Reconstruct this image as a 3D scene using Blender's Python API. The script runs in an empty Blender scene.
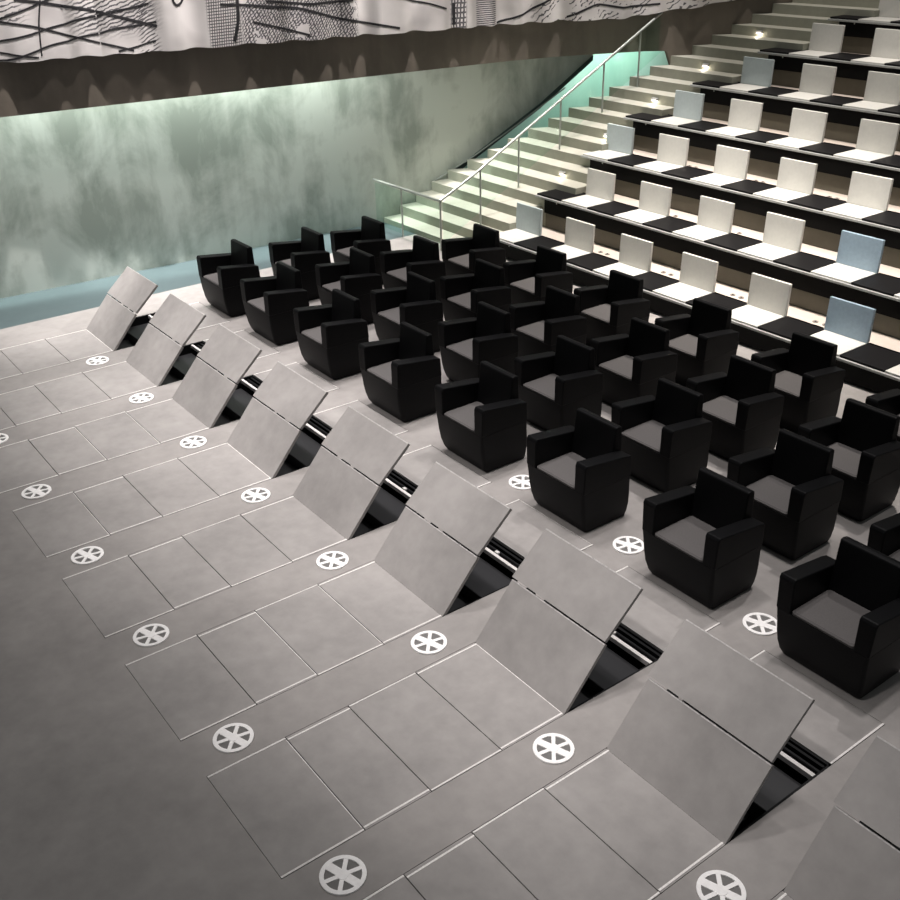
import bpy, bmesh, math, random
from mathutils import Vector, Matrix
random.seed(7)
S = 1.35                       # metres per floor module (one raised hatch to the next)
C = bpy.context.scene.collection
PI = math.pi

# ------------------------------------------------------------------ camera
Rm = ((0.6007140, 0.7992056, -0.0203245), (0.3653226, -0.2970263, -0.8822215), (-0.7111133, 0.5225379, -0.4703957))
cam_d = bpy.data.cameras.new('camera')
cam_d.sensor_width = 36.0
cam_d.lens = 36.0 * 1029.746 / 900.0
cam_d.clip_end = 200
cam = bpy.data.objects.new('camera', cam_d); C.objects.link(cam)
r, d, f = Vector(Rm[0]), Vector(Rm[1]), Vector(Rm[2])
M = Matrix((r, -d, -f)).transposed().to_4x4()
M.translation = Vector((9.638423, -2.502762, 3.531083)) * S
cam.matrix_world = M
bpy.context.scene.camera = cam

# ------------------------------------------------------------------ view, world
vs = bpy.context.scene.view_settings
vs.view_transform = 'Standard'; vs.look = 'None'; vs.gamma = 1.0; vs.use_curve_mapping = False
vs.exposure = 1.0
w = bpy.data.worlds.new('world'); bpy.context.scene.world = w
w.use_nodes = True
w.node_tree.nodes['Background'].inputs[0].default_value = (0.95, 1.0, 1.0, 1)
w.node_tree.nodes['Background'].inputs[1].default_value = 0.065

# ------------------------------------------------------------------ lights of the hall, plus added fills
def spot(name, x, y, z, tx, ty, tz, power, cone, blend, col, size=0.12):
    l = bpy.data.lights.new(name, 'SPOT'); l.energy = power; l.color = col
    l.spot_size = math.radians(cone); l.spot_blend = blend; l.shadow_soft_size = size
    o = bpy.data.objects.new(name, l); C.objects.link(o)
    o.location = Vector((x, y, z)) * S
    o.rotation_euler = (Vector((tx, ty, tz)) - Vector((x, y, z))).to_track_quat('-Z', 'Y').to_euler()
    return o
WARM = (1.0, 0.93, 0.86); NEUT = (1.0, 0.95, 0.93); MINT = (0.90, 1.0, 0.94)
for x, y, p in [(0.6, 0.9, 640), (2.2, 0.7, 690), (3.9, 0.6, 560), (5.6, 0.8, 380), (7.3, 1.2, 320)]:
    spot('ceiling_spot', x, y + .5, 6.4, x, y, 0, p * 1.2, 54, 1.0, NEUT, 0.2)
for x, p in [(0.8, 640), (2.4, 710), (4.2, 660), (6.0, 560), (7.7, 460)]:
    spot('front_spot', x, -2.6, 6.3, x, 0.3, 0, p * 1.1, 30, 1.0, NEUT, 0.2)
spot('floor_fill', 5.6, -3.6, 6.3, 5.6, -2.6, 0, 260, 70, 1.0, NEUT, 0.3)  # added fill to brighten the near floor, no lamp known there
for x, p in [(0.8, 420), (2.6, 420), (4.4, 380), (6.4, 340)]:
    spot('seat_spot', x, 3.7, 6.5, x, 2.0, 0, p * 1.3, 44, 1.0, NEUT, 0.1)
for x, y, p in [(1.6, 5.2, 1000), (3.4, 5.0, 1000), (5.4, 4.6, 900), (3.6, 7.2, 560), (1.7, 8.4, 250)]:  # last entry is an added fill that warms the upper stairs
    spot('ceiling_spot', x, y, 6.8, x, y + .3, 0.8, p * 2.0, 54, 1.0, WARM, 0.15)
for x, y, p in [(-0.33, 0.4, 520), (-0.15, 2.5, 520), (0.05, 4.7, 440), (0.45, 7.0, 300)]:
    spot('curtain_spot', x, y, 6.2, x - 0.65, y, 2.3, p * 4.2, 44, 0.8, NEUT, 0.05)
def wash(name, x, y, z, tilt, sx, sy, power, col, turn=0.0):
    l = bpy.data.lights.new(name, 'AREA'); l.shape = 'RECTANGLE'; l.size = sx * S; l.size_y = sy * S
    l.energy = power; l.color = col
    o = bpy.data.objects.new(name, l); C.objects.link(o)
    o.location = Vector((x, y, z)) * S; o.rotation_euler = (0, tilt, turn)
wash('wall_wash', -1.10, 1.0, 2.52, 0.10, 0.06, 6.4, 210, MINT, -0.065)
wash('stair_wash', -1.15, 8.7, 1.95, 0.5, 0.2, 2.2, 30, (0.80, 1.0, 0.90))

# ------------------------------------------------------------------ materials
MATS = {}
def nodes(name):
    m = bpy.data.materials.new(name); m.use_nodes = True
    nt = m.node_tree; return m, nt, nt.nodes['Principled BSDF']
def simple(name, col, rough=0.5, metal=0.0, noise=0.0, scale=20.0, bump=0.0, spec=0.5):
    m, nt, b = nodes(name)
    b.inputs['Roughness'].default_value = rough; b.inputs['Metallic'].default_value = metal
    b.inputs['Specular IOR Level'].default_value = spec
    tc = nt.nodes.new('ShaderNodeTexCoord'); n = nt.nodes.new('ShaderNodeTexNoise')
    n.inputs['Scale'].default_value = scale; n.inputs['Detail'].default_value = 5
    nt.links.new(tc.outputs['Object'], n.inputs['Vector'])
    rp = nt.nodes.new('ShaderNodeValToRGB')
    rp.color_ramp.elements[0].position = 0.3; rp.color_ramp.elements[1].position = 0.7
    rp.color_ramp.elements[0].color = tuple(c * (1 - noise) for c in col) + (1,)
    rp.color_ramp.elements[1].color = tuple(min(1, c * (1 + noise)) for c in col) + (1,)
    nt.links.new(n.outputs['Fac'], rp.inputs['Fac']); nt.links.new(rp.outputs['Color'], b.inputs['Base Color'])
    if bump:
        bp = nt.nodes.new('ShaderNodeBump'); bp.inputs['Strength'].default_value = bump; bp.inputs['Distance'].default_value = 0.004
        nt.links.new(n.outputs['Fac'], bp.inputs['Height']); nt.links.new(bp.outputs['Normal'], b.inputs['Normal'])
    MATS[name] = m; return m
def floor_mat(name, col, noise):
    # cement-like sheet: large clouds plus fine mottling, in world position so that lids continue the floor
    m, nt, b = nodes(name)
    b.inputs['Roughness'].default_value = 0.52; b.inputs['Specular IOR Level'].default_value = 0.35
    g = nt.nodes.new('ShaderNodeNewGeometry')
    n1 = nt.nodes.new('ShaderNodeTexNoise'); n1.inputs['Scale'].default_value = 1.6; n1.inputs['Detail'].default_value = 6; n1.inputs['Roughness'].default_value = 0.65
    n2 = nt.nodes.new('ShaderNodeTexNoise'); n2.inputs['Scale'].default_value = 9; n2.inputs['Detail'].default_value = 4
    mx = nt.nodes.new('ShaderNodeMath'); mx.operation = 'MULTIPLY_ADD'; mx.inputs[1].default_value = 0.45
    nt.links.new(g.outputs['Position'], n1.inputs['Vector']); nt.links.new(g.outputs['Position'], n2.inputs['Vector'])
    nt.links.new(n2.outputs['Fac'], mx.inputs[0]); nt.links.new(n1.outputs['Fac'], mx.inputs[2])
    rp = nt.nodes.new('ShaderNodeValToRGB'); e = rp.color_ramp.elements
    e[0].position = 0.5; e[1].position = 0.95
    e[0].color = tuple(c * (1 - noise) for c in col) + (1,); e[1].color = tuple(c * (1 + noise) for c in col) + (1,)
    nt.links.new(mx.outputs[0], rp.inputs['Fac']); nt.links.new(rp.outputs['Color'], b.inputs['Base Color'])
    MATS[name] = m; return m
def concrete_mat(name, dark, light, streak):
    m, nt, b = nodes(name); b.inputs['Roughness'].default_value = 0.62
    g = nt.nodes.new('ShaderNodeNewGeometry')
    mp = nt.nodes.new('ShaderNodeMapping'); mp.inputs['Scale'].default_value = (1.0, 1.0, 0.75)
    n1 = nt.nodes.new('ShaderNodeTexNoise'); n1.inputs['Scale'].default_value = 1.1; n1.inputs['Detail'].default_value = 8
    n1.inputs['Roughness'].default_value = 0.6; n1.inputs['Distortion'].default_value = 0.35
    n2 = nt.nodes.new('ShaderNodeTexNoise'); n2.inputs['Scale'].default_value = 4.0; n2.inputs['Detail'].default_value = 6
    mp2 = nt.nodes.new('ShaderNodeMapping'); mp2.inputs['Scale'].default_value = (1.5, 1.5, 0.12)
    nt.links.new(g.outputs['Position'], mp.inputs['Vector']); nt.links.new(mp.outputs['Vector'], n1.inputs['Vector'])
    nt.links.new(g.outputs['Position'], mp2.inputs['Vector']); nt.links.new(mp2.outputs['Vector'], n2.inputs['Vector'])
    ma = nt.nodes.new('ShaderNodeMath'); ma.operation = 'MULTIPLY_ADD'; ma.inputs[1].default_value = streak
    nt.links.new(n2.outputs['Fac'], ma.inputs[0]); nt.links.new(n1.outputs['Fac'], ma.inputs[2])
    rp = nt.nodes.new('ShaderNodeValToRGB'); e = rp.color_ramp.elements
    e[0].position = 0.38 + streak * .5; e[1].position = 0.58 + streak * .5
    e[0].color = dark + (1,); e[1].color = light + (1,)
    nt.links.new(ma.outputs[0], rp.inputs['Fac']); nt.links.new(rp.outputs['Color'], b.inputs['Base Color'])
    MATS[name] = m; return m
def glass_mat(name, tint, alpha):
    m, nt, b = nodes(name)
    out = nt.nodes['Material Output']; nt.nodes.remove(b)
    tr = nt.nodes.new('ShaderNodeBsdfTransparent'); tr.inputs[0].default_value = tint + (1,)
    gl = nt.nodes.new('ShaderNodeBsdfGlossy'); gl.inputs['Roughness'].default_value = 0.06; gl.inputs[0].default_value = (.9, 1, .95, 1)
    mx = nt.nodes.new('ShaderNodeMixShader')
    mx.inputs[0].default_value = 0.006; nt.links.new(tr.outputs[0], mx.inputs[1]); nt.links.new(gl.outputs[0], mx.inputs[2])
    nt.links.new(mx.outputs[0], out.inputs[0]); MATS[name] = m; return m
def emit_mat(name, col, strength):
    m, nt, b = nodes(name); b.inputs['Base Color'].default_value = col + (1,)
    b.inputs['Emission Color'].default_value = col + (1,); b.inputs['Emission Strength'].default_value = strength
    MATS[name] = m; return m

FLOOR = floor_mat('grey_cement_floor', (0.290, 0.272, 0.262), 0.15)
LID = floor_mat('grey_cement_lid', (0.300, 0.283, 0.274), 0.16)
BLUE = floor_mat('blue_green_floor', (0.066, 0.092, 0.097), 0.08)
DARKSUB = simple('dark_subfloor', (0.02, 0.02, 0.02), 0.8)
PITM = simple('black_pit_lining', (0.005, 0.005, 0.006), 0.55, 0, 0, 20, 0, 0.2)
PITG = simple('dark_grey_metal_box', (0.03, 0.03, 0.033), 0.4, 0.2)
TRIM = simple('pale_metal_edge', (0.80, 0.77, 0.75), 0.4, 0.15, 0.12, 60)
EDGE = simple('worn_leaf_edge', (0.50, 0.48, 0.47), 0.5, 0, 0.25, 40)
VENTM = simple('vent_metal_with_sheen', (0.95, 0.93, 0.92), 0.3, 0.0, 0.05, 40)  # near-white base carries the reflected light of the polished metal
VENTD = simple('vent_dark_well', (0.15, 0.145, 0.14), 0.6)
CONC = concrete_mat('stained_green_grey_concrete', (0.31, 0.345, 0.305), (0.56, 0.60, 0.55), 0.22)
MINTW = concrete_mat('pale_mint_concrete', (0.42, 0.60, 0.53), (0.50, 0.68, 0.60), 0.2)
FASC = concrete_mat('brown_balcony_front', (0.105, 0.088, 0.070), (0.145, 0.122, 0.098), 0.3)
BLACKF = simple('black_upholstery', (0.0034, 0.0034, 0.0039), 0.5, 0, 0.25, 90, 0.12, 0.11)
SEATF = simple('grey_seat_fabric', (0.082, 0.076, 0.075), 0.85, 0, 0.12, 160, 0.2)
GLIDE = simple('black_plastic_glide', (0.012, 0.012, 0.012), 0.4)
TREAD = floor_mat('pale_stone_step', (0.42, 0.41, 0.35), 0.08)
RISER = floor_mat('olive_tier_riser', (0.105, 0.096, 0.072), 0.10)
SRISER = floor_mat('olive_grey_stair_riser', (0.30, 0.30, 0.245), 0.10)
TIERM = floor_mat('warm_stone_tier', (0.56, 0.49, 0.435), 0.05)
SLAB = simple('grey_bench_ledge', (0.36, 0.37, 0.36), 0.45, 0.0, 0.08, 30)
BLACKB = simple('black_bench_front', (0.003, 0.003, 0.003), 0.6, 0, 0, 20, 0, 0.1)
WHITE = simple('off_white_seat', (0.60, 0.59, 0.555), 0.55, 0, 0.03, 25)
PALEB = simple('faint_blue_lit_back', (0.44, 0.50, 0.51), 0.5, 0, 0.04, 25)  # faint bluish light on the stair-end backs, put into the colour
BLUEB = simple('blue_lit_back', (0.27, 0.36, 0.44), 0.45, 0, 0.06, 25)  # blue light falling on two backs, put into the colour
DPAD = simple('charcoal_seat_pad', (0.006, 0.0055, 0.006), 0.55, 0, 0.2, 60, 0, 0.15)
STEEL = simple('brushed_steel_rail', (0.36, 0.38, 0.35), 0.4, 0.4)
GLASS = glass_mat('clear_green_glass', (0.90, 0.97, 0.94), 0.1)
HOUSING = simple('grey_light_housing', (0.30, 0.30, 0.29), 0.4)
LAMP = emit_mat('warm_step_lamp', (1.0, 0.9, 0.75), 5.0)
SOCK = simple('grey_floor_socket', (0.22, 0.19, 0.17), 0.5)
INK = simple('black_print', (0.012, 0.011, 0.013), 0.8)

# ------------------------------------------------------------------ mesh helpers (all sizes in modules, scaled by S)
class G:
    def __init__(s): s.bm = bmesh.new()
    def v(s, x, y, z): return s.bm.verts.new((x * S, y * S, z * S))
    def face(s, vs):
        try: return s.bm.faces.new(vs)
        except ValueError: return None
    def box(s, x0, x1, y0, y1, z0, z1):
        a = [s.v(x, y, z) for z in (z0, z1) for x, y in ((x0, y0), (x1, y0), (x1, y1), (x0, y1))]
        for q in ((3, 2, 1, 0), (4, 5, 6, 7), (0, 1, 5, 4), (1, 2, 6, 5), (2, 3, 7, 6), (3, 0, 4, 7)): s.face([a[i] for i in q])
        return s
    def prism(s, poly, a0, a1, axis):      # poly in the two other axes, extruded along axis
        def p(u, w, a): return {'x': (a, u, w), 'y': (u, a, w), 'z': (u, w, a)}[axis]
        A = [s.v(*p(u, w, a0)) for u, w in poly]; B = [s.v(*p(u, w, a1)) for u, w in poly]
        n = len(poly); s.face(A[::-1]); s.face(B)
        for i in range(n): s.face([A[i], A[(i + 1) % n], B[(i + 1) % n], B[i]])
        return s
    def rings(s, rs, closed=True, caps=True):
        R = [[s.v(*q) for q in ring] for ring in rs]; n = len(R[0])
        for a, b in zip(R, R[1:]):
            for i in range(n if closed else n - 1): s.face([a[i], a[(i + 1) % n], b[(i + 1) % n], b[i]])
        if caps: s.face(R[0][::-1]); s.face(R[-1])
        return s
    def loft(s, secs, k=5):                # secs: z, x0, x1, y0, y1, corner radius
        rs = []
        for z, x0, x1, y0, y1, rad in secs:
            ring = []
            for cx, cy, a0 in ((x1 - rad, y1 - rad, 0), (x0 + rad, y1 - rad, 90), (x0 + rad, y0 + rad, 180), (x1 - rad, y0 + rad, 270)):
                for i in range(k):
                    a = math.radians(a0 + 90 * i / (k - 1)); ring.append((cx + rad * math.cos(a), cy + rad * math.sin(a), z))
            rs.append(ring)
        return s.rings(rs)
    def tube(s, p0, p1, rad, n=10):
        p0, p1 = Vector(p0), Vector(p1); t = (p1 - p0).normalized()
        u = t.orthogonal().normalized(); w = t.cross(u)
        rs = [[tuple(p + (u * math.cos(2 * PI * i / n) + w * math.sin(2 * PI * i / n)) * rad) for i in range(n)] for p in (p0, p1)]
        return s.rings(rs)
    def disc(s, x, y, z0, z1, rad, n=32, r2=None):
        if r2 is None:
            return s.rings([[(x + rad * math.cos(2 * PI * i / n), y + rad * math.sin(2 * PI * i / n), z) for i in range(n)] for z in (z0, z1)])
        def ring(rr, z): return [(x + rr * math.cos(2 * PI * i / n), y + rr * math.sin(2 * PI * i / n), z) for i in range(n)]
        return s.rings([ring(r2, z0), ring(rad, z0), ring(rad, z1), ring(r2, z1), ring(r2, z0)], caps=False)
    def build(s, name, mat, parent=None, bevel=0.0, seg=2, smooth=False):
        bmesh.ops.remove_doubles(s.bm, verts=s.bm.verts, dist=1e-5)
        bmesh.ops.recalc_face_normals(s.bm, faces=s.bm.faces)
        me = bpy.data.meshes.new(name); s.bm.to_mesh(me); s.bm.free()
        me.materials.append(mat)
        if smooth or bevel:
            me.polygons.foreach_set('use_smooth', [True] * len(me.polygons))
            me.set_sharp_from_angle(angle=math.radians(32))
        o = bpy.data.objects.new(name, me); C.objects.link(o)
        if parent: o.parent = parent
        if bevel:
            b = o.modifiers.new('bevel', 'BEVEL'); b.width = bevel * S; b.segments = seg; b.limit_method = 'ANGLE'; b.harden_normals = True
        return o
def thing(name, label, cat, loc, group=None):
    o = bpy.data.objects.new(name, None); C.objects.link(o); o.empty_display_size = 0.1
    o.location = Vector(loc) * S; o['label'] = label; o['category'] = cat
    if group: o['group'] = group
    return o
def tag(o, label, cat, group=None):
    o['label'] = label; o['category'] = cat
    if group: o['group'] = group
    return o
def struct(o, label=None):
    o['kind'] = 'structure'
    if label: o['label'] = label
    return o
def dup(root, loc, label):
    r = root.copy(); C.objects.link(r); r.location = Vector(loc) * S; r['label'] = label
    for ch in list(root.children):
        c = ch.copy(); C.objects.link(c); c.parent = r
        for g in list(ch.children):
            e = g.copy(); C.objects.link(e); e.parent = c
    return r
ORD = ['zeroth', 'first', 'second', 'third', 'fourth', 'fifth', 'sixth', 'seventh', 'eighth', 'ninth', 'tenth', 'eleventh', 'twelfth', 'thirteenth']

# ------------------------------------------------------------------ plan curves
def wx(y): return -1.29 + 0.045 * (y + 0.2)                     # concrete side wall
FX = [(-4.0, -1.41), (0.0, -1.07), (6.0, -0.56), (6.7, -0.42), (7.3, -0.2), (7.8, 0.0), (8.1, 0.26), (8.6, 0.46), (9.2, 0.72), (10.4, 1.2)]
def fx(y):                                                     # balcony front
    for (a, b), (c, e) in zip(FX, FX[1:]):
        if y <= c: return b + (e - b) * (y - a) / (c - a)
    return FX[-1][1]
def xl(y): return max(wx(y) + 0.012, -0.28 + 0.46 * (y - 7.01))  # left ends of the stair treads
def step_y(k): return 4.42 + 0.242 * (k - 1)
def step_z(k): return 0.062 + 0.112 * (k - 1)
TY, TZ, TDY, TDZ = 4.66, 0.174, 0.726, 0.336                     # first tier

# ------------------------------------------------------------------ floor
PX0, PX1 = -0.355, 0.36                                        # hatch strip about its centre line
PANELS = [(-1.37, -0.96), (-0.96, -0.605), (-0.605, -0.195), (-0.195, 0.20)]
PIT = (0.20, 0.935); REAR = (0.935, 1.36)
MODS = list(range(1, 10))
def mx_(k): return k - 0.5
xs = sorted({-0.38, 11.0} | {round(mx_(k) + a, 4) for k in MODS for a in (PX0, PX1)})
ys = [-6.0, -1.37, 0.20, 0.935, 1.36, 4.72]
g = G()
for x0, x1 in zip(xs, xs[1:]):
    inband = any(abs((x0 + x1) / 2 - mx_(k)) < 0.3 for k in MODS)
    for y0, y1 in zip(ys, ys[1:]):
        if inband and -1.3 < (y0 + y1) / 2 < 1.2: continue
        g.face([g.v(x0, y0, 0), g.v(x1, y0, 0), g.v(x1, y1, 0), g.v(x0, y1, 0)])
o = g.build('floor', FLOOR)
md = o.modifiers.new('solid', 'SOLIDIFY'); md.thickness = 0.05 * S; md.offset = -1
struct(o, 'grey cement hall floor')
g = G(); n = 12
pl = [(-0.38, 4.42), (-0.38, -6)] + [(wx(-6 + 10.42 * i / n) - 0.02, -6 + 10.42 * i / n) for i in range(n + 1)]
g.prism(pl, -0.05, 0.0, 'z'); struct(g.build('trim_1', BLUE), 'blue-green floor strip along the concrete wall')
g = G()
for k in MODS:
    for y0, y1 in ((-1.37, 0.20), (0.935, 1.36)):
        g.box(mx_(k) + PX0 - .0, mx_(k) + PX1 + .0, y0, y1, -0.06, -0.05)
struct(g.build('subfloor', DARKSUB), 'dark void under the floor lids')

# closed floor lids
SHIFT = [0.0, 0.016, 0.002, 0.012]
NEARW = ['farthest from its raised cover', 'third from its raised cover', 'second from its raised cover', 'touching its raised cover']
def lid(k, y0, y1, dx, label, far=False):
    t = thing('floor_hatch', label, 'floor panel', (mx_(k), (y0 + y1) / 2, 0), 'closed floor lids')
    gp = 0.0028; h = (y1 - y0) / 2; a, b = PX0 + gp, PX1 - gp
    tw = (0.0105, 0.007, 0.009, 0.006)[int(abs(dx) * 1000) % 4]
    G().box(a, b, -h + gp, h - gp, -0.03, 0.0).build('lid_board', LID, t)
    for u, w_ in ((a + .001 + dx, a + tw + dx), (b - tw - dx * .6, b - .001 - dx * .6)):
        G().box(u, w_, -h + gp, h - gp, -0.004, 0.0022).build('edge_trim', TRIM, t)
    if (k + int(y0 * 10)) % 3 == 0:
        G().box(a + .02, b - .02, h - gp - .004, h - gp, -0.004, 0.0012).build('end_trim', TRIM, t)
    return t
for k in MODS:
    for i, (y0, y1) in enumerate(PANELS):
        lid(k, y0, y1, SHIFT[i], f'grey closed floor hatch, {ORD[k]} strip from the wall, {NEARW[i]}')
    lid(k, *REAR, 0.0, f'grey closed floor hatch between the {ORD[k]} raised cover and its front armchair')

# pits and raised two-leaf covers
def pit(k):
    t = thing('floor_pit', f'black open pit with pale crossbar under the {ORD[k]} raised floor cover from the wall', 'floor pit', (mx_(k), 0.2, 0), 'open pits in the floor')
    L = PIT[1] - PIT[0]; D = -0.5; a, b = PX0 + .001, PX1 - .001; th = 0.012
    g = G(); g.box(a, b, 0.001, L - .001, D, D + th)
    g.box(a, a + th, 0.001, L - .001, D, -0.004); g.box(b - th, b, 0.001, L - .001, D, -0.004)
    g.box(a, b, 0.001, th, D, -0.004); g.box(a, b, L - th, L - .001, D, -0.004)
    g.build('pit_lining', PITM, t)
    G().box(a + th, b - th, 0.612, 0.634, -0.035, -0.006).build('cross_bar', TRIM, t)
    g = G(); g.box(a + .03, b - .02, 0.34, 0.60, -0.30, -0.075); g.box(a + .1, b - .12, 0.12, 0.34, -0.38, -0.16)
    g.build('lift_box', PITG, t, 0.008)
    g = G(); g.tube((a + .02, 0.675, -0.03), (b - .02, 0.675, -0.03), 0.013); g.box(a + .02, b - .02, 0.70, 0.715, -0.05, -0.012)
    g.build('hinge_rod', PITM, t)
    g = G(); g.box(0.02, 0.05, 0.645, 0.665, -0.02, -0.008); g.build('latch', TRIM, t)
def cover(k, ja, jb):
    t = thing('floor_cover', f'raised grey two-leaf floor cover tilted over its pit, {ORD[k]} from the concrete wall', 'floor cover', (mx_(k), 0.2, 0), 'raised floor covers')
    th = 0.020
    h, m_, tp = Vector((-0.004, -0.002)), Vector((0.26 + ja, 0.300 + jb)), Vector((0.505 + ja, 0.520 + jb))
    def leaf(p, q, name, a, b):
        dr = (q - p).normalized(); nn = Vector((-dr.y, dr.x)); p = p + dr * .003; q = q - dr * .003
        poly = [tuple(p), tuple(q), tuple(q - nn * th), tuple(p - nn * th)]
        o = G().prism(poly, a, b, 'x').build(name, LID, t)
        e = G()
        e.prism([tuple(q - dr * .006 + nn * .001), tuple(q + nn * .001), tuple(q - nn * th * .6), tuple(q - dr * .006 - nn * th * .6)], a + .002, b - .002, 'x')
        e.build('edge_strip', EDGE, o)
    leaf(h, m_, 'lower_leaf', PX0 + .006, PX1 - .004)
    leaf(m_ + Vector((0.003, 0.002)), tp, 'upper_leaf', PX0 - .006, PX1 - .014)
    g = G()
    for x in (-0.24, -0.1, 0.05, 0.2): g.tube((x, m_.x + .006, m_.y - 0.012), (x + .06, m_.x + .006, m_.y - 0.012), 0.011)
    g.build('leaf_hinge', PITM, t)
    G().tube((-0.2, 0.33, -0.10), (-0.2, 0.40, 0.395 + jb), 0.010).build('support_strut', PITM, t)
for k in MODS:
    pit(k); cover(k, random.uniform(-.008, .008), random.uniform(-.008, .008))

# round floor vents
def vent(loc, label):
    t = thing('floor_vent', label, 'floor vent', loc, 'round floor vents')
    G().disc(0, 0, 0.0, 0.002, 0.088).build('dark_well', VENTD, t)
    G().disc(0, 0, 0.001, 0.009, 0.098, 36, 0.079).build('outer_ring', VENTM, t, smooth=True)
    G().disc(0, 0, 0.002, 0.010, 0.026, 20).build('hub', VENTM, t, smooth=True)
    g = G()
    for i in range(6):
        a = 2 * PI * i / 6 + 0.33; c_, s_ = math.cos(a), math.sin(a)
        wd = 0.0095 if i % 3 else 0.019
        q = [(c_ * .02 - s_ * wd, s_ * .02 + c_ * wd), (c_ * .082 - s_ * wd, s_ * .082 + c_ * wd), (c_ * .082 + s_ * wd, s_ * .082 - c_ * wd), (c_ * .02 + s_ * wd, s_ * .02 - c_ * wd)]
        g.prism(q, 0.002, 0.008, 'z')
    g.build('spokes', VENTM, t)
    return t
v0 = None
rows = [('beside the foot of the raised covers', 0.0, range(1, 9)), ('in the row farthest from the armchairs', -1.16, range(2, 8)), ('among the front armchairs', 1.52, (5, 6, 7))]
for txt, y, ks in rows:
    for k in ks:
        lab = f'round metal floor vent {txt}, {ORD[k]} from the wall' if y < 1 else \
              {5: 'round pale metal floor vent half hidden beside the fifth and sixth front armchairs', 6: 'round pale metal floor vent between the sixth and seventh front armchairs', 7: 'round pale metal floor vent between the seventh and eighth front armchairs'}[k]
        if v0 is None: v0 = vent((k, y, 0), lab)
        else: dup(v0, (k, y, 0), lab)

# ------------------------------------------------------------------ armchairs
def armchair(loc, label):
    t = thing('armchair', label, 'armchair', loc, 'black armchairs in rows')
    g = G(); g.loft([(0.010, -.232, .232, .064, .425, .022), (0.05, -.243, .243, .040, .428, .022), (0.11, -.253, .253, .022, .428, .022), (0.18, -.259, .259, .010, .425, .024), (0.26, -.262, .262, .003, .415, .02), (0.318, -.266, .266, .0, .41, .014)])
    g.build('tub_base', BLACKF, t, smooth=True)
    for sx in (-1, 1):
        def P(pts): return [(sx * x, y, z) for x, y, z in pts]
        inn = [(.180, 0.0, .315), (.180, 0.0, .50), (.180, .012, .520), (.180, .34, .478), (.180, .395, .466), (.180, .41, .315)]
        out = [(.266, 0.0, .315), (.274, 0.0, .50), (.275, .012, .520), (.275, .34, .478), (.275, .395, .466), (.266, .41, .315)]
        g = G(); g.rings([P(inn), P(out)]); g.build('armrest', BLACKF, t, 0.008, 3)
    g = G(); g.prism([(.305, .30), (.340, .632), (.358, .640), (.395, .632), (.410, .30)], -.181, .181, 'x'); g.build('backrest', BLACKF, t, 0.010, 3)
    g = G(); g.loft([(.312, -.178, .178, .006, .318, .015), (.332, -.178, .178, .002, .318, .02), (.340, -.170, .170, .012, .31, .02)]); g.build('seat_cushion', SEATF, t, smooth=True)
    for x, y in ((-.17, .14), (.17, .14), (-.17, .37), (.17, .37)):
        G().disc(x, y, 0, .014, .018, 12).build('glide', GLIDE, t)
    return t
CH = [(1, range(1, 9)), (2, range(1, 9)), (3, range(1, 8)), (4, range(2, 8))]
ROWN = {1: 'front row by the raised covers', 2: 'second row from the front', 3: 'third row from the front', 4: 'rear row by the tiers'}
CX = {1: (.555, 1.49, 2.48, 3.505, 4.51, 5.505, 6.52, 7.455), 2: (.63, 1.56, 2.52, 3.53, 4.49, 5.51, 6.505, 7.47), 3: (.69, 1.63, 2.62, 3.595, 4.585, 5.56, 6.50), 4: (1.69, 2.67, 3.64, 4.595, 5.56, 6.52)}
CY = {1: 1.34, 2: 2.09, 3: 2.78, 4: 3.485}
c0 = None
for rw, ks in CH:
    for j, k in enumerate(ks, 1):
        lab = f'black armchair with grey seat, {ROWN[rw]}, {ORD[j]} from the concrete wall'
        loc = (CX[rw][j - 1], CY[rw], 0)
        if c0 is None: c0 = armchair(loc, lab)
        else: dup(c0, loc, lab)

# ------------------------------------------------------------------ stairs and tiers
RIGHT = 9.0
XR = [0.80, 1.10, 0.76, 1.0, 1.4, 1.8, 2.2, 2.6]
NT = 8
XT = [0.70, 0.87, 0.83, 0.79, 1.15, 1.52, 1.92, 2.3]
g = G()
for k in range(1, 3 * NT + 1):
    y0, y1, z = step_y(k), step_y(k + 1), step_z(k)
    ti = max(0, (k - 2) // 3)
    xr = XR[min(ti, NT - 1)]
    if k >= 2 and (k - 2) % 3 == 0: xr = XT[min(ti, NT - 1)]
    y1b = y1 + 0.02
    g.prism([(xl(y0), y0), (xr, y0), (xr, y1b), (xl(y1b), y1b)], max(z - 0.5, 0.0) if k < 5 else z - 0.5, z, 'z')
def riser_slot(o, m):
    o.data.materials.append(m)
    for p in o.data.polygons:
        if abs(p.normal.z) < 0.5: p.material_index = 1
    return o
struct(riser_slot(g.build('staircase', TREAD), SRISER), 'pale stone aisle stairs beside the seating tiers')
g = G()
for i in range(NT):
    y0, z = TY + TDY * i, TZ + TDZ * i
    g.box(XT[i] - 0.001, RIGHT, y0, y0 + TDY + 0.03, max(0, z - 0.5), z - 0.0005)
struct(riser_slot(g.build('seating_tiers', TIERM), RISER), 'warm stone stepped tiers rising to the back')

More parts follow.
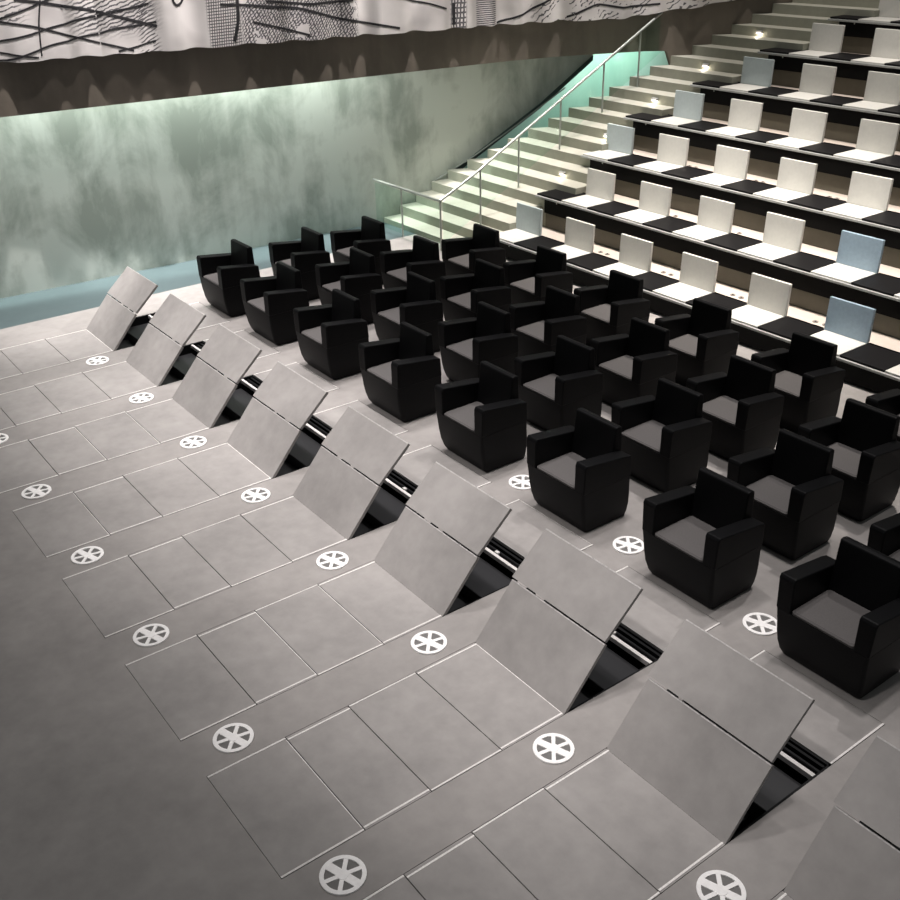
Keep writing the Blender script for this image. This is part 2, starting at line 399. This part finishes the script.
XI = [0.789, 1.161, 0.716, 1.083, 1.446, 1.811, 2.175]
XE = [6.15, 5.6, 5.1, 4.55, 4.05, 3.55, 3.0]
START = [0.789, 0.75, 0.716, 0.672, 1.035, 1.40, 1.80]
PXS, WB = 0.821, 0.421
TIERN = ['lowest tier', 'second tier up', 'third tier up', 'fourth tier up', 'fifth tier up', 'sixth tier up', 'topmost tier']
def white_seat(loc, label, mat):
    t = thing('tier_seat', label, 'seat', loc, 'white upright seats on the tiers')
    G().box(0.004, WB - 0.012, 0.012, 0.40, 0.0, 0.018).build('seat_pad', WHITE, t, 0.004)
    G().prism([(0.385, 0.019), (0.400, 0.313), (0.428, 0.313), (0.416, 0.019)], 0.0, WB, 'x').build('backrest', mat, t, 0.004)
    G().box(0.03, WB - 0.03, 0.413, 0.424, 0.0005, 0.05).build('back_hinge', PITG, t)
    return t
def dark_pad(loc, label, wdt):
    t = thing('folded_seat', label, 'seat', loc, 'charcoal folded seats on the tiers')
    G().box(0.003, wdt - 0.003, 0.010, 0.41, 0.0, 0.020).build('seat_pad', DPAD, t, 0.004)
    G().box(0.02, wdt - 0.02, 0.396, 0.408, 0.020, 0.026).build('hinge_edge', BLACKB, t)
    return t
proto = {}
for i in range(7):
    y0 = TY - 0.045 + TDY * i; z = TZ + TDZ * i
    tn = TIERN[i]; xe = XE[i]
    b = thing('bench_ledge', f'long grey-edged bench ledge with black front, {tn}', 'bench', (START[i], y0, z), 'bench ledges on the tiers')
    G().box(-0.012, xe + .25 - START[i], -0.01, 0.435, 0.0, 0.022).build('ledge_slab', SLAB, b, 0.003)
    G().box(0.14, xe + .2 - START[i], 0.004, 0.040, -0.155, -0.001).build('front_panel', BLACKB, b)
    G().box(0.34, 0.352, 0.0, 0.042, -0.02, -0.0005).build('end_bracket', STEEL, b)
    nd = 1
    if START[i] < XI[i] - 0.2:
        t = dark_pad((START[i], y0, z + 0.022), f'charcoal folded seat at the stair end of the bench, {tn}', XI[i] - START[i]); nd = 2
    j = 0; x = XI[i]
    while x < xe:
        blue = (i == 0 and j == 5) or (i == 1 and j == 4)
        pale = j == 0 and i in (0, 2, 3, 4)
        desc = 'blue-lit' if blue else ('faintly blue-lit' if pale else 'off-white')
        key = 'B' if blue else ('P' if pale else 'W')
        lab = f'upright {desc} seat back over a white pad, {tn}, {ORD[j + 1]} from the stairs'
        if key not in proto: proto[key] = white_seat((x, y0, z + .022), lab, {'B': BLUEB, 'P': PALEB, 'W': WHITE}[key])
        else: dup(proto[key], (x, y0, z + .022), lab)
        lab = f'flat charcoal folded seat pad on the {tn}, {ORD[nd]} from the stairs'
        if 'D' not in proto: proto['D'] = dark_pad((x + WB - 0.008, y0, z + .022), lab, PXS - WB + 0.010)
        else: dup(proto['D'], (x + WB - 0.008, y0, z + .022), lab)
        nd += 1; j += 1; x += PXS

# step lights and floor sockets
def step_light(loc, label):
    t = thing('step_light', label, 'step light', loc, 'step lights on the aisle stairs')
    G().prism([(0, 0.0), (-0.030, 0.004), (-0.034, 0.022), (0, 0.034)], -0.045, 0.045, 'x').build('housing', HOUSING, t, 0.003)
    G().box(-0.036, 0.036, -0.028, -0.004, -0.005, 0.0).build('lamp_lens', LAMP, t)
    l = bpy.data.lights.new('step_glow', 'POINT'); l.energy = 0.4; l.color = (1, .9, .74); l.shadow_soft_size = 0.03
    lo = bpy.data.objects.new('step_glow', l); C.objects.link(lo); lo.parent = t; lo.location = Vector((0, -0.05, -0.022)) * S
    return t
SLX = [0.62, 0.60, 0.66, 0.79, 0.98]
SLN = ['lowest bench', 'second bench up', 'third bench up', 'fourth bench up', 'topmost lit bench']
for i in range(5):
    k = 7 + 3 * i
    step_light((SLX[i], step_y(k) - 0.001, step_z(k) - 0.070), f'small glowing step light on the stair riser, {ORD[i + 1]} lit step going up')
SOCKS = [(0, x + e) for x in (1.98, 2.88, 3.76, 4.68) for e in (0, 0.10)] + [(2, x + e) for x in (1.86, 2.78, 3.68) for e in (0, 0.09)] + [(1, 2.35), (1, 3.2)]
for n_, (ti, x) in enumerate(SOCKS):
    t = thing('floor_socket', f'small floor socket behind the {TIERN[ti]} bench, {ORD[([1,2,3,4,5,6,7,8,1,2,3,4,5,6]+[1,2])[n_]]} from the stairs', 'floor socket', (x, TY + TDY * ti + 0.53, TZ + TDZ * ti), 'floor sockets behind the benches')
    G().disc(0, 0, 0, 0.006, 0.026, 16).build('cover_plate', SOCK, t)
    G().disc(0, 0, 0.006, 0.010, 0.010, 10).build('plug_well', PITM, t)

# ------------------------------------------------------------------ walls
g = G()
diag = [(5.52, 0.50), (6.89, 1.14), (7.78, 1.66)]
poly = [(-6, 0), (5.52, 0.0)] + diag + [(7.9, 2.62), (-6, 2.62)]
A = [g.v(wx(y), y, z) for y, z in poly]; B = [g.v(wx(y) - 0.12, y, z) for y, z in poly]
g.face(A); g.face(B[::-1])
for i in range(len(poly)): g.face([A[i], A[(i + 1) % len(poly)], B[(i + 1) % len(poly)], B[i]])
struct(g.build('wall_left', CONC), 'stained grey-green concrete side wall')
g = G(); g.box(-1.9, -1.8, 4.6, 11, -0.5, 2.62); struct(g.build('wall_stairwell', MINTW), 'pale mint wall lit behind the upper stairs')
# dark edge beam under the sloping wall end
g = G()
rs = []
for y, z in [(5.50, 0.475)] + diag[1:]:
    x = wx(y); rs.append([(x - .1, y, z - .05), (x + .012, y, z - .05), (x + .012, y, z + .012), (x - .1, y, z + .012)])
g.rings(rs); struct(g.build('trim_2', simple('dark_teal_edge', (0.05, 0.075, 0.07), 0.5)), 'dark sloping edge of the concrete wall')
# balcony front
pts = []
y = -6.0
while y <= 10.4: pts.append((fx(y) if y > -4 else -1.41 + .085 * (y + 4), y)); y += 0.2
g = G(); rs = []
for x, y in pts:
    zb = 1.80 if y < 8.05 else max(0.9, 1.80 - (y - 8.05) * 4)
    rs.append([(x, y, zb), (x, y, 2.9), (x - 0.04, y, 2.9), (x - 0.04, y, zb)])
g.rings(rs); struct(g.build('balcony_front', FASC), 'brown balcony front below the printed curtain')
g = G(); rs = [[(x - .04, y, 2.62), (x - .04, y, 2.75), (x - 2.2, y, 2.75), (x - 2.2, y, 2.62)] for x, y in pts]
g.rings(rs); struct(g.build('balcony_floor', FASC), 'balcony floor slab')
g = G(); g.box(-2, RIGHT + .5, TY + TDY * NT, TY + TDY * NT + 0.1, 0.5, 4.2); struct(g.build('wall_back', FASC), 'brown rear wall above the tiers')

# ------------------------------------------------------------------ printed curtain
def cnorm(y):
    dx = (fx(y + .05) - fx(y - .05)) / .1; l = math.hypot(1, dx); return (1 / l, -dx / l)
random.seed(11)
FOLDS = []; yy = -4.0
while yy < 9.6: FOLDS.append((yy, random.uniform(0.5, 1.0))); yy += random.uniform(0.28, 0.62)
def fold(y):
    v = 0.0
    for fy, a in FOLDS:
        q = abs(y - fy) / 0.17
        if q < 1: v = max(v, a * (1 - q * q) ** 2)
    return v
def hem(y): 
    base = 2.285 - 0.011 * y if y < 7.5 else 2.20 + (y - 7.5) * 0.14
    return base + 0.016 * fold(y)
def cpt(y, z, off=0.0):
    nx, ny = cnorm(y); t = max(0, min(1, (z - 2.2) / 0.9))
    d_ = 0.112 - 0.006 * t - 0.082 * fold(y) + 0.006 * math.sin(y * 9.0 + z * 4) + off
    return (fx(y) + nx * d_, y + ny * d_, z)
def curtain_mat():
    m, nt, b = nodes('printed_white_cloth'); b.inputs['Roughness'].default_value = 0.85
    L = nt.links; N = nt.nodes.new
    uv = N('ShaderNodeUVMap'); sp = N('ShaderNodeSeparateXYZ'); L.new(uv.outputs[0], sp.inputs[0])
    U, V = sp.outputs[0], sp.outputs[1]
    def math_(op, a, b_=None, c=None):
        n = N('ShaderNodeMath'); n.operation = op
        for i, q in enumerate((a, b_, c)):
            if q is None: continue
            if isinstance(q, (int, float)): n.inputs[i].default_value = q
            else: L.new(q, n.inputs[i])
        return n.outputs[0]
    def band(q, a, b_, e=0.05):
        def ss(lo, hi):
            n = N('ShaderNodeMapRange'); n.interpolation_type = 'SMOOTHSTEP'; L.new(q, n.inputs[0])
            n.inputs[1].default_value = lo; n.inputs[2].default_value = hi; return n.outputs[0]
        return math_('MULTIPLY', ss(a - e, a + e), math_('SUBTRACT', 1.0, ss(b_ - e, b_ + e)))
    def wave(scale, rot, dist, thr):
        mp = N('ShaderNodeMapping'); mp.inputs['Rotation'].default_value = (0, 0, rot); L.new(uv.outputs[0], mp.inputs[0])
        wv = N('ShaderNodeTexWave'); wv.inputs['Scale'].default_value = scale; wv.inputs['Distortion'].default_value = dist
        wv.inputs['Detail'].default_value = 3; wv.inputs['Detail Scale'].default_value = 1.5
        L.new(mp.outputs[0], wv.inputs[0]); return math_('GREATER_THAN', wv.outputs['Fac'], thr)
    ns = N('ShaderNodeTexNoise'); ns.inputs['Scale'].default_value = 5; ns.inputs['Detail'].default_value = 4; L.new(uv.outputs[0], ns.inputs[0])
    def patch(thr): return math_('GREATER_THAN', ns.outputs['Fac'], thr)
    strokes = math_('MULTIPLY', wave(9, 1.25, 5, 0.62), math_('MULTIPLY', band(U, 0.95, 1.72, .12), band(V, 2.47, 3.4, .08)))
    strokes2 = math_('MULTIPLY', wave(10, 1.1, 3, 0.7), math_('MULTIPLY', band(U, 1.55, 1.74, .04), patch(0.45)))
    net = math_('MAXIMUM', wave(13, 0.08, 0.6, 0.72), wave(11, 1.53, 0.6, 0.72))
    net = math_('MULTIPLY', net, band(U, 2.26, 2.62, .02))
    tang = math_('MAXIMUM', wave(12, 0.75, 5, 0.62), wave(9, -0.35, 6, 0.74))
    tang = math_('MULTIPLY', tang, math_('MULTIPLY', band(U, 2.62, 3.95, .05), patch(0.40)))
    vert = math_('MULTIPLY', math_('MAXIMUM', wave(9, 0.05, 3, 0.45), wave(6, 1.5, 2, 0.7)), band(U, 5.16, 5.34, .02))
    vert2 = math_('MULTIPLY', wave(14, 1.55, 1.5, 0.35), band(U, 5.5, 5.78, .02))
    left = math_('MULTIPLY', wave(7, 1.3, 6, 0.8), math_('MULTIPLY', band(U, -1.0, 0.5, .1), band(V, 2.62, 3.4, .05)))
    far = math_('MULTIPLY', wave(6, 0.9, 8, 0.78), math_('MULTIPLY', band(U, 6.3, 9.6, .1), patch(0.5)))
    upper = math_('MULTIPLY', math_('MAXIMUM', wave(4, 0.7, 9, 0.8), wave(5, -0.8, 8, 0.8)), band(V, 2.9, 4.0, .06))
    tot = strokes
    for q in (strokes2, net, tang, vert, vert2, left, far, upper): tot = math_('MAXIMUM', tot, q)
    n2 = N('ShaderNodeTexNoise'); n2.inputs['Scale'].default_value = 2.2; L.new(uv.outputs[0], n2.inputs[0])
    rp = N('ShaderNodeValToRGB'); rp.color_ramp.elements[0].color = (0.47, 0.44, 0.43, 1); rp.color_ramp.elements[1].color = (0.64, 0.605, 0.59, 1)
    rp.color_ramp.elements[0].position = .35; rp.color_ramp.elements[1].position = .6
    L.new(n2.outputs['Fac'], rp.inputs[0])
    mx = N('ShaderNodeMix'); mx.data_type = 'RGBA'; L.new(math_('MULTIPLY', tot, 0.88), mx.inputs[0]); L.new(rp.outputs[0], mx.inputs[6]); mx.inputs[7].default_value = (0.02, 0.018, 0.025, 1)
    L.new(mx.outputs[2], b.inputs['Base Color']); return m
CUR = curtain_mat()
g = G(); uvs = {}
NY, NZ = 420, 14
Y0, Y1 = -3.8, 9.3
cols = []
for i in range(NY + 1):
    y = Y0 + (Y1 - Y0) * i / NY; h = hem(y); col = []
    for j in range(NZ + 1):
        z = h + (3.35 - h) * j / NZ
        vv = g.v(*cpt(y, z)); uvs[tuple(round(q, 4) for q in vv.co)] = (y, z); col.append(vv)
    cols.append(col)
fs = []
for a, b in zip(cols, cols[1:]):
    for j in range(NZ): fs.append(g.face([a[j], b[j], b[j + 1], a[j + 1]]))
ul = g.bm.loops.layers.uv.new('UVMap')
for fc in fs:
    for lp in fc.loops: lp[ul].uv = uvs[tuple(round(q, 4) for q in lp.vert.co)]
cur = g.build('printed_curtain', CUR, None, smooth=True)
md = cur.modifiers.new('cloth', 'SOLIDIFY'); md.thickness = 0.003; md.offset = 0
es = cur.modifiers.new('crisp_hem', 'EDGE_SPLIT'); es.split_angle = math.radians(60)
tag(cur, 'white curtain printed with black net-like line drawing, hanging along the balcony', 'curtain')
def ribbon(pts, wd):
    P = []
    for (a, b), (c, e) in zip(pts, pts[1:]):
        n = max(4, int(math.hypot(c - a, e - b) / 0.03))
        for i in range(n): P.append((a + (c - a) * i / n, b + (e - b) * i / n))
    P.append(pts[-1])
    for _ in range(3): P = [P[0]] + [((p[0] + 2 * q[0] + r_[0]) / 4, (p[1] + 2 * q[1] + r_[1]) / 4) for p, q, r_ in zip(P, P[1:], P[2:])] + [P[-1]]
    g = G(); rs = []
    for i, (y, z) in enumerate(P):
        a, b = P[max(0, i - 1)], P[min(len(P) - 1, i + 1)]
        dy, dz = b[0] - a[0], b[1] - a[1]; l = math.hypot(dy, dz) or 1
        ny, nz = -dz / l * wd, dy / l * wd
        z = max(z, hem(y) + .012)
        rs.append([cpt(y + ny, max(z + nz, hem(y)), .0036), cpt(y - ny, max(z - nz, hem(y)), .0036), cpt(y - ny, max(z - nz, hem(y)), .0021), cpt(y + ny, max(z + nz, hem(y)), .0021)])
    g.rings(rs)
    o = g.build('printed_line', INK, cur); o['label'] = 'black printed line on the curtain'
LN = {'A': ([(0.45, 2.82), (0.67, 2.78), (1.11, 2.69), (1.74, 2.5)], .013), 'B': ([(0.0, 2.68), (0.29, 2.64), (0.58, 2.58), (0.97, 2.45), (1.47, 2.3)], .010),
 'C': ([(0.0, 2.46), (0.25, 2.47), (0.52, 2.51), (1.0, 2.61), (1.69, 2.71)], .009), 'D': ([(0.2, 2.29), (0.39, 2.32), (0.64, 2.39), (0.97, 2.45), (1.36, 2.51), (1.74, 2.54)], .009),
 'E': ([(-0.3, 2.44), (0.23, 2.38), (0.44, 2.33), (0.57, 2.31)], .009), 'F': ([(0.0, 2.58), (0.29, 2.66), (0.57, 2.74), (0.9, 2.84)], .008), 'G': ([(1.33, 2.3), (1.71, 2.37)], .008),
 'H': ([(0.69, 2.8), (0.63, 2.59), (0.61, 2.42), (0.6, 2.32)], .008), 'I': ([(2.4, 2.66), (2.72, 2.63), (3.27, 2.57), (3.72, 2.44), (4.46, 2.29)], .012),
 'J': ([(1.93, 2.80), (1.92, 2.73), (1.95, 2.67), (2.01, 2.69), (2.05, 2.74)], .012), 'K': ([(5.8, 2.25), (6.22, 2.34), (6.48, 2.46), (6.9, 2.7)], .012), 'L': ([(6.76, 2.26), (7.12, 2.39), (7.45, 2.33), (7.9, 2.36)], .012),
 'M': ([(2.61, 2.75), (2.59, 2.5), (2.51, 2.3)], .02), 'N': ([(2.75, 2.47), (3.13, 2.37), (3.36, 2.3)], .010), 'O': ([(4.4, 2.62), (4.6, 2.57), (4.85, 2.52), (5.09, 2.45)], .009),
 'P': ([(2.9, 2.66), (3.4, 2.60), (3.9, 2.61)], .012), 'Q': ([(5.2, 2.27), (5.2, 2.5)], .02)}
for kk, (p_, wd) in LN.items(): ribbon(p_, wd)

# ------------------------------------------------------------------ glass balustrade
def rail_x(y): return 0.37 - 0.072 * (y - 4.25)
def nose(y): return max(0.0, 0.062 + 0.4628 * (y - 4.42))
t = thing('glass_balustrade', 'glass balustrade with pale steel handrail turning up the aisle stairs', 'balustrade', (0.37, 4.25, 0))
ox, oy = 0.37, 4.25
top0 = 0.575
line = [(0.37, 4.25, top0)] + [(rail_x(y), y, nose(y) + 0.56) for y in (4.75, 5.5, 6.3, 7.1, 7.9, 8.3)]
def L_(p): return (p[0] - ox, p[1] - oy, p[2])
g = G(); g.tube(L_((-0.98, 4.25, top0)), L_((0.37, 4.25, top0)), 0.015)
for a, b in zip(line, line[1:]): g.tube(L_(a), L_(b), 0.015)
g.build('handrail', STEEL, t, smooth=True)
posts = [(-0.40, 4.25), (0.37, 4.25)] + [(rail_x(y), y) for y in (4.86, 5.47, 6.16, 6.9, 7.55, 8.2)]
for x, y in posts:
    zt = top0 if y < 4.3 else nose(y) + 0.56
    zb = 0 if y < 4.3 else step_z(int((y - 4.42) / 0.242) + 1)
    G().tube(L_((x, y, zb)), L_((x, y, zt - .01)), 0.011).build('post', STEEL, t, smooth=True)
def pane(p, q):
    (x0, y0, a0, b0), (x1, y1, a1, b1) = p, q
    dx, dy = x1 - x0, y1 - y0; l = math.hypot(dx, dy); nx, ny = -dy / l * .004, dx / l * .004
    g = G()
    ring = lambda s: [(x0 + s * nx - ox, y0 + s * ny - oy, a0), (x1 + s * nx - ox, y1 + s * ny - oy, a1), (x1 + s * nx - ox, y1 + s * ny - oy, b1), (x0 + s * nx - ox, y0 + s * ny - oy, b0)]
    g.rings([ring(-1), ring(1)]); g.build('glass_pane', GLASS, t)
pane((-0.96, 4.25, .03, top0 - .03), (-0.42, 4.25, .03, top0 - .03)); pane((-0.38, 4.25, .03, top0 - .03), (0.35, 4.25, .03, top0 - .03))
pp = [0.37 * 0 + 4.27, 4.86, 5.47, 6.16, 6.9, 7.55, 8.2]
for a, b in zip(pp, pp[1:]):
    a2, b2 = a + .02, b - .02
    pane((rail_x(a2), a2, nose(a2) + .08, nose(a2) + .53 if a > 4.3 else top0 - .03), (rail_x(b2), b2, nose(b2) + .08, nose(b2) + .53))
# wall side handrail with glass, at the left ends of the treads
t2 = thing('wall_handrail', 'slim pale rail over dark glass along the wall side of the stairs', 'handrail', (wx(5.2), 5.2, step_z(4)))
ox, oy = wx(5.2), 5.2; oz = step_z(4)
g = G(); q = [(wx(y) + 0.02, y, z) for y, z in ((5.2, .40), (5.8, .62), (6.5, .93), (7.3, 1.31))]
for a, b in zip(q, q[1:]): g.tube((a[0] - ox, a[1] - oy, a[2] - oz), (b[0] - ox, b[1] - oy, b[2] - oz), 0.009)
g.build('rail', STEEL, t2, smooth=True)
for y, z in ((5.5, .51), (6.5, .93)):
    G().tube((wx(y) - .01 - ox, y - oy, z - .02 - oz), (wx(y) + .02 - ox, y - oy, z - oz), 0.006).build('wall_bracket', STEEL, t2)
